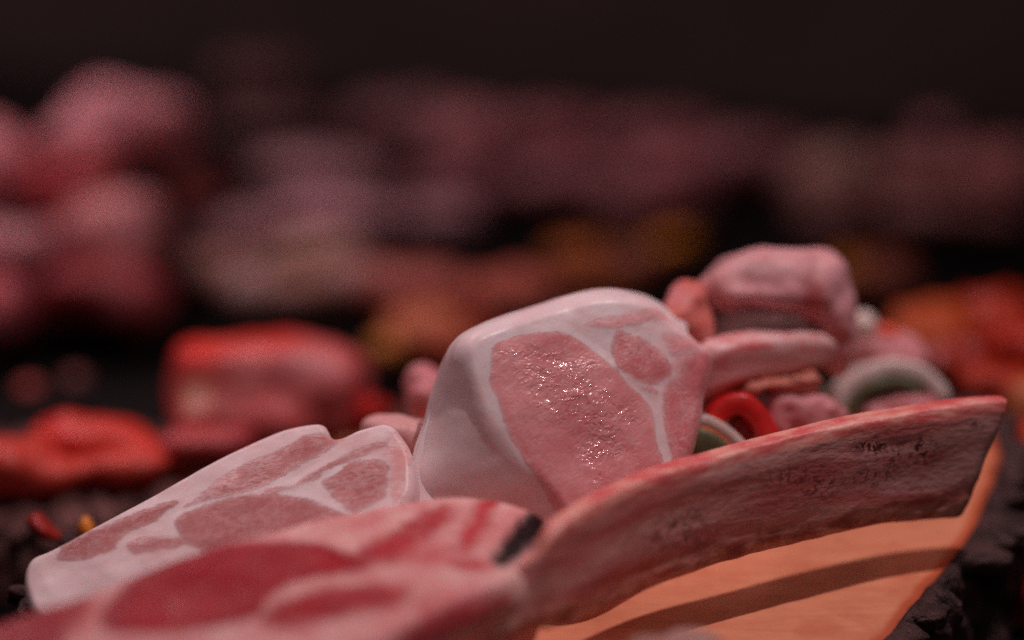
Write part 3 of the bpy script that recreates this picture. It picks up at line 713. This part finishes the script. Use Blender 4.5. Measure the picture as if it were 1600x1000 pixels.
zu = [(1092, 648), (1112, 650), (1140, 665), (1165, 688), (1180, 720)]
strip_thing('courgette_slice', 'olive green courgette slice with pale edge wedged beside the red pepper', 'courgette',
            [('flesh', band('flesh', zu, 1.030, 1.042, 17, M_FLESH)), ('skin', band('skin', [(1070, 668), (1100, 668), (1130, 685), (1155, 712)], 1.026, 1.042, 46, M_GREEN, off=2))])
strip_thing('onion_layer', 'pale onion layer standing between the red pepper and pink chunk', 'onion',
            [('layer', band('layer', [(1165, 606), (1195, 602), (1220, 622), (1232, 660), (1236, 700)], 1.062, 1.078, 30, M_ONION))])
piece('herb_leaf', 'dark green leaf scrap under the end of the upright chop\'s rib', 'leaf', [(1284, 612, 1.075, 20, 10, .006, 20)], (0.05, 0.05, 0.02), seed=18, voxel=.0012, lump=.0008, mat=M_BLOB)
# pieces peeping out behind, left of the standing chop
piece('pork_chop_edge', 'pale pink meat edge peeping out above the left chop\'s right end', 'meat', [(612, 672, 1.035, 52, 26, .020, -6), (650, 690, 1.035, 40, 36, .018, -6)], (0.68, 0.36, 0.35), seed=20, lump=.0014)
piece('meat_chunk', 'dim pink meat chunk just left of the upright chop', 'meat', [(665, 618, 1.10, 30, 40, .018, -20)], PINK, seed=21, lump=.0042, freq=70, sharp=0.7)

# foreground meat scrap at the bottom edge
piece('meat_trimming', 'greyish blurred meat trimming at the bottom edge on the bare wood', 'meat', [(1075, 1014, 0.905, 66, 26, .018, 4), (1020, 1022, 0.902, 40, 22, .016, 0)], (0.36, 0.20, 0.165), seed=24, lump=.003)

# ------------------------------------------------------------------ left rear slice's marinated pieces
OR, DR, AMB = (0.66, 0.040, 0.026), (0.36, 0.02, 0.022), (0.62, 0.22, 0.04)
G2 = 'marinated pieces on the rear log slice'
piece('marinated_steak', 'bright orange red marinated lump on the rear log slice at far left', 'meat', [(150, 690, 1.19, 104, 38, .030, -6), (95, 690, 1.19, 50, 42, .03, 14), (235, 708, 1.19, 60, 18, .03, -8)], OR, [(90, 680, 1.16, 40, 40, (.62, .012, .012), .9)], mat=M_MARIN, seed=31, voxel=.004, lump=.004, freq=70, group=G2, floor=Z2)
piece('marinated_steak', 'orange red marinated piece cut by the left picture edge', 'meat', [(10, 728, 1.16, 80, 40, .03, 10), (90, 742, 1.16, 70, 28, .02, 6), (190, 728, 1.165, 90, 24, .02, 4)], (0.60, 0.06, 0.045), mat=M_MARIN, seed=32, voxel=.004, lump=.005, freq=50, group=G2, floor=Z2)
piece('marinated_steak', 'thin dark red marinated piece beside the bright orange lump', 'meat', [(290, 695, 1.18, 60, 24, .025, 10), (350, 690, 1.19, 60, 30, .03, 10)], (0.42, 0.05, 0.06), mat=M_MARIN, seed=33, voxel=.004, group=G2, floor=Z2)
piece('marinated_roast', 'blocky red and pink marinated roast behind the left chop', 'meat', [(345, 600, 1.25, 78, 72, .04, 3), (430, 598, 1.25, 96, 72, .045, 0), (500, 604, 1.25, 66, 74, .04, -16), (390, 655, 1.24, 110, 36, .04, 0)], (0.54, 0.10, 0.105),
      [(310, 545, 1.21, 70, 34, (.72, .018, .010), 1.0), (410, 530, 1.21, 150, 20, (.72, .03, .015), .95), (380, 585, 1.21, 40, 34, (.60, .22, .22), .8), (480, 570, 1.21, 50, 40, (.55, .20, .215), .8), (305, 620, 1.21, 26, 26, (.70, .42, .30), .9), (345, 630, 1.21, 28, 50, (.22, .05, .05), .7)], mat=M_MARIN, seed=34, voxel=.004, floor=Z2, sharp=0.55, lump=.003)
piece('marinated_chunk', 'small saturated red chunk right of the blocky marinated roast', 'meat', [(560, 640, 1.22, 48, 30, .02, 0), (600, 640, 1.23, 26, 16, .015, 0)], (0.50, 0.012, 0.012), mat=M_MARIN, seed=35, voxel=.004, floor=Z2)
piece('pepper_piece', 'small dim red dot far left above the orange lump', 'pepper', [(45, 610, 1.30, 26, 22, .02, 0)], (0.42, 0.07, 0.06), seed=36, voxel=.004)
piece('pepper_piece', 'faint brownish red dot right of the dim red dot', 'pepper', [(120, 596, 1.32, 22, 18, .02, 0)], (0.20, 0.05, 0.05), seed=37, voxel=.004)
piece('pepper_piece', 'small dark red pepper piece beside the bark at the left edge', 'pepper', [(70, 828, 1.06, 30, 14, .012, -35), (55, 815, 1.06, 18, 16, .008, 30), (95, 840, 1.06, 14, 10, .008, 0)], (0.30, 0.018, 0.015), seed=38, mat=M_MARIN)
piece('pepper_piece', 'small amber yellow pepper piece above the left chop\'s fat edge', 'pepper', [(132, 822, 1.055, 11, 20, .006, -15), (142, 828, 1.055, 10, 15, .006, 20)], (0.72, 0.27, 0.03), seed=39, mat=M_MARIN, lump=.0006)

# ------------------------------------------------------------------ far pieces on the counter
G3 = 'pink pork pieces stacked at the far left'
V4 = .006
for nm, lb, lo, c, sp in [
    ('pork_knuckle', 'big rounded mauve pink pork piece topping the far left stack', [(190, 190, 1.52, 105, 50, .05, 8), (130, 225, 1.50, 70, 44, .05, 10), (255, 200, 1.52, 50, 52, .05, -10)], (0.74, 0.30, 0.35), [(110, 250, 1.46, 60, 30, RED, .7), (270, 240, 1.46, 50, 30, DR, .8)]),
    ('pork_knuckle', 'dusky pink pork piece at the upper left picture edge', [(5, 265, 1.50, 62, 62, .05, -30), (-40, 240, 1.5, 50, 60, .05, 0)], (0.70, 0.24, 0.28), []),
    ('pork_knuckle', 'red pink pork piece directly under the topmost one', [(110, 285, 1.49, 62, 40, .05, 10), (150, 265, 1.49, 40, 30, .05, 0)], (0.62, 0.11, 0.13), []),
    ('pork_knuckle', 'brightest salmon pink pork piece in the far left stack', [(180, 350, 1.46, 72, 52, .05, 10), (190, 400, 1.46, 66, 50, .05, -10)], (0.80, 0.32, 0.34), [(230, 420, 1.42, 50, 40, (.5, .06, .08), .8)]),
    ('pork_knuckle', 'greyish pink pork piece low at the left picture edge', [(30, 385, 1.45, 80, 34, .05, 6)], (0.70, 0.30, 0.33), []),
    ('pork_knuckle', 'dark crimson pork piece at the bottom of the far left stack', [(150, 455, 1.44, 90, 44, .05, -6), (220, 470, 1.44, 46, 40, .05, -20)], (0.30, 0.010, 0.022), []),
    ('pork_knuckle', 'rosy pork piece in the lower left corner of the far stack', [(5, 480, 1.42, 50, 50, .04, 0)], (0.62, 0.12, 0.15), []),
    ('pork_knuckle', 'small dull red pork piece right of the far left stack', [(300, 290, 1.54, 40, 34, .04, 0)], (0.30, 0.05, 0.05), [])]:
    piece(nm, lb, 'meat', lo, c, sp, seed=hash(lb) % 89 if False else len(lb), voxel=V4, lump=.007, freq=28, sharp=0.75, group=G3)
G4 = 'pale sausages heaped in the middle distance'
TAN, MAU = (0.50, 0.34, 0.26), (0.58, 0.33, 0.38)
for lb, lo, c in [
    ('pinkish sausage at the left end of the pale heap', [(350, 365, 1.56, 95, 32, .04, 8)], MAU),
    ('broad pale mauve sausage topping the pale heap', [(530, 345, 1.58, 110, 36, .045, -2)], MAU),
    ('brown beige sausage below the pinkish one at the left', [(345, 430, 1.53, 55, 42, .04, -20)], (0.36, 0.19, 0.15)),
    ('olive beige sausage in the centre of the pale heap', [(480, 400, 1.54, 75, 32, .04, 12)], TAN),
    ('pale sausage end low in the pale heap', [(400, 455, 1.51, 48, 40, .04, 0)], (0.52, 0.34, 0.32)),
    ('rose beige sausage at the lower right of the pale heap', [(545, 440, 1.52, 62, 46, .04, 20)], (0.50, 0.27, 0.24)),
    ('brownish sausage tucked low in the pale heap\'s middle', [(470, 460, 1.51, 44, 36, .04, 0)], (0.34, 0.17, 0.13)),
    ('dim mauve sausage behind the top of the pale heap', [(510, 280, 1.66, 120, 38, .045, -4)], (0.40, 0.22, 0.25)),
    ('dim mauve sausage reaching right from the pale heap', [(690, 342, 1.64, 70, 30, .04, -3)], (0.40, 0.22, 0.26))]:
    piece('sausage', lb, 'sausage', lo, c, seed=len(lb), voxel=V4, lump=.003, freq=30, group=G4)
G5 = 'orange marinated pieces beyond the upright chop'
for lb, lo, c in [
    ('glowing orange marinated piece left of the upright chop\'s top', [(665, 510, 1.40, 62, 34, .03, 6)], (0.62, 0.20, 0.10)),
    ('amber marinated piece at the left end of the orange row', [(605, 545, 1.38, 34, 30, .03, 0)], (0.60, 0.24, 0.05)),
    ('brownish pink marinated piece above the glowing orange one', [(650, 450, 1.46, 80, 32, .035, -4)], (0.46, 0.15, 0.13)),
    ('dull red brown marinated piece behind the upright chop\'s left slope', [(785, 465, 1.44, 90, 38, .03, 8)], (0.40, 0.10, 0.07)),
    ('dark rusty marinated piece low beside the upright chop', [(720, 545, 1.37, 60, 30, .03, 30)], (0.28, 0.05, 0.025))]:
    piece('marinated_piece', lb, 'meat', lo, c, seed=len(lb), voxel=.005, lump=.006, freq=50, sharp=0.7, group=G5, mat=M_MARIN)
G6 = 'amber pieces in the dark middle distance'
for lb, lo, c in [
    ('brown amber piece at the left end of the far amber row', [(905, 405, 1.70, 55, 26, .04, 0)], (0.50, 0.17, 0.04)),
    ('dull mauve piece in the middle of the far amber row', [(985, 405, 1.72, 55, 24, .04, 0)], (0.40, 0.18, 0.13)),
    ('brightest amber piece in the far amber row', [(1048, 385, 1.74, 50, 26, .04, 10)], (0.72, 0.28, 0.03)),
    ('dark rusty piece low in the far amber row', [(930, 440, 1.62, 90, 18, .03, 4)], (0.30, 0.08, 0.03)),
    ('small amber piece half hidden by the folded pork slice', [(1325, 430, 1.62, 36, 34, .03, 0)], (0.50, 0.19, 0.03)),
    ('dark brown piece right of the folded pork slice', [(1390, 440, 1.66, 60, 50, .03, 0)], (0.16, 0.05, 0.03))]:
    piece('marinated_piece', lb, 'meat', lo, c, seed=len(lb), voxel=V4, lump=.003, freq=35, group=G6, mat=M_MARIN)
G7 = 'red orange marinated heap at the right edge'
for lb, lo, c in [
    ('orange brown piece at the left end of the red orange heap', [(1450, 525, 1.29, 62, 44, .03, 10)], (0.42, 0.07, 0.012)),
    ('orange red piece on top of the heap at the right edge', [(1545, 500, 1.32, 70, 44, .035, 0)], (0.46, 0.030, 0.008)),
    ('red piece in the heap cut by the right picture edge', [(1590, 560, 1.27, 60, 50, .03, 0)], (0.40, 0.02, 0.008)),
    ('deep red piece in the middle of the right heap', [(1490, 575, 1.24, 76, 36, .03, -8)], (0.24, 0.010, 0.006)),
    ('red orange piece low in the right heap behind the bone tip', [(1540, 610, 1.22, 66, 34, .03, -10)], (0.36, 0.025, 0.010)),
    ('tawny piece at the right edge just above the bone tip', [(1598, 630, 1.20, 30, 44, .03, 0)], (0.52, 0.20, 0.09)),
    ('saturated red piece low at the right edge beside the bark', [(1606, 690, 1.16, 26, 40, .03, 0)], (0.55, 0.05, 0.02)),
    ('dim red piece at the lower right edge below the bark', [(1606, 935, 1.10, 22, 50, .02, 0)], (0.50, 0.02, 0.02))]:
    piece('marinated_piece', lb, 'meat', lo, c, seed=len(lb), voxel=.004, lump=.007, freq=55, sharp=0.7, group=G7, mat=M_MARIN)
G8 = 'dim cuts of meat in the farthest row'
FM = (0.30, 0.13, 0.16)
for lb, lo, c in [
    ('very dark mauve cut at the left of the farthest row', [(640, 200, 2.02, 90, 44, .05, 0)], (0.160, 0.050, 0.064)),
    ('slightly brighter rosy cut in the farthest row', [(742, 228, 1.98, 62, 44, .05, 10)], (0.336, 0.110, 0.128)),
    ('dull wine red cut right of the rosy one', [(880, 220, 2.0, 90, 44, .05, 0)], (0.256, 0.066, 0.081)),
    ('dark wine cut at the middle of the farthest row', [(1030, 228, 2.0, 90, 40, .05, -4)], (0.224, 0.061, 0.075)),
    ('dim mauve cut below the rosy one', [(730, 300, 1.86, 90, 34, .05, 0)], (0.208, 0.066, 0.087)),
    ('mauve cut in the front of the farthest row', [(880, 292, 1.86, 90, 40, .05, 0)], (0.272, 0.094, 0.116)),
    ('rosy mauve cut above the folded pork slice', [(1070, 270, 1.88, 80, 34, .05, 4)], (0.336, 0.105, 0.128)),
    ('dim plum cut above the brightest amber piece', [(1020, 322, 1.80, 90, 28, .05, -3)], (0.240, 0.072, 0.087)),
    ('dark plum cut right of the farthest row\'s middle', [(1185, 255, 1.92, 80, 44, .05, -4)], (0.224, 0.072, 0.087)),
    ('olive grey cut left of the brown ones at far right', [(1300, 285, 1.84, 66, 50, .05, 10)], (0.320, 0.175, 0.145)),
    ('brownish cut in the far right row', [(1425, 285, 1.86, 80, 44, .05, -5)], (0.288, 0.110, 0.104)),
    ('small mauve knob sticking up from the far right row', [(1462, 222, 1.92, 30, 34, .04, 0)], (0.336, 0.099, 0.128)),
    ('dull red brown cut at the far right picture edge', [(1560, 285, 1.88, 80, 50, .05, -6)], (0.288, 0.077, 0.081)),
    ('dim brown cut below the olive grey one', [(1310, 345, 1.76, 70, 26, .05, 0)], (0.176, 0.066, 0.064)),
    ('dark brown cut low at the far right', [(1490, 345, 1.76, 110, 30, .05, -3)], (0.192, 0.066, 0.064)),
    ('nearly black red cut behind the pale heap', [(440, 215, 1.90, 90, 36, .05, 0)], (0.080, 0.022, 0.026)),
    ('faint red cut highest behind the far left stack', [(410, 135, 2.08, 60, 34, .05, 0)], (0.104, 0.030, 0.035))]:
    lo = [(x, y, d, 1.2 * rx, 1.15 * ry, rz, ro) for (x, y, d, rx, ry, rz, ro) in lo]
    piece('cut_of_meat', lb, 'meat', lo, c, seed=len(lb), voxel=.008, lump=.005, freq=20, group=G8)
# print('clearance E plane', slab_h(PE), 'D left', slab_h(at(40, 900, .985)), 'rib tip', slab_h(at(1504, 812, 1.039)), 'rib mid', slab_h(at(1030, 918, .984)), 'rib start', slab_h(at(860, 985, .945)), 'C base', slab_h(baseC), 'E base', slab_h(baseE), 'D base', slab_h(baseD))
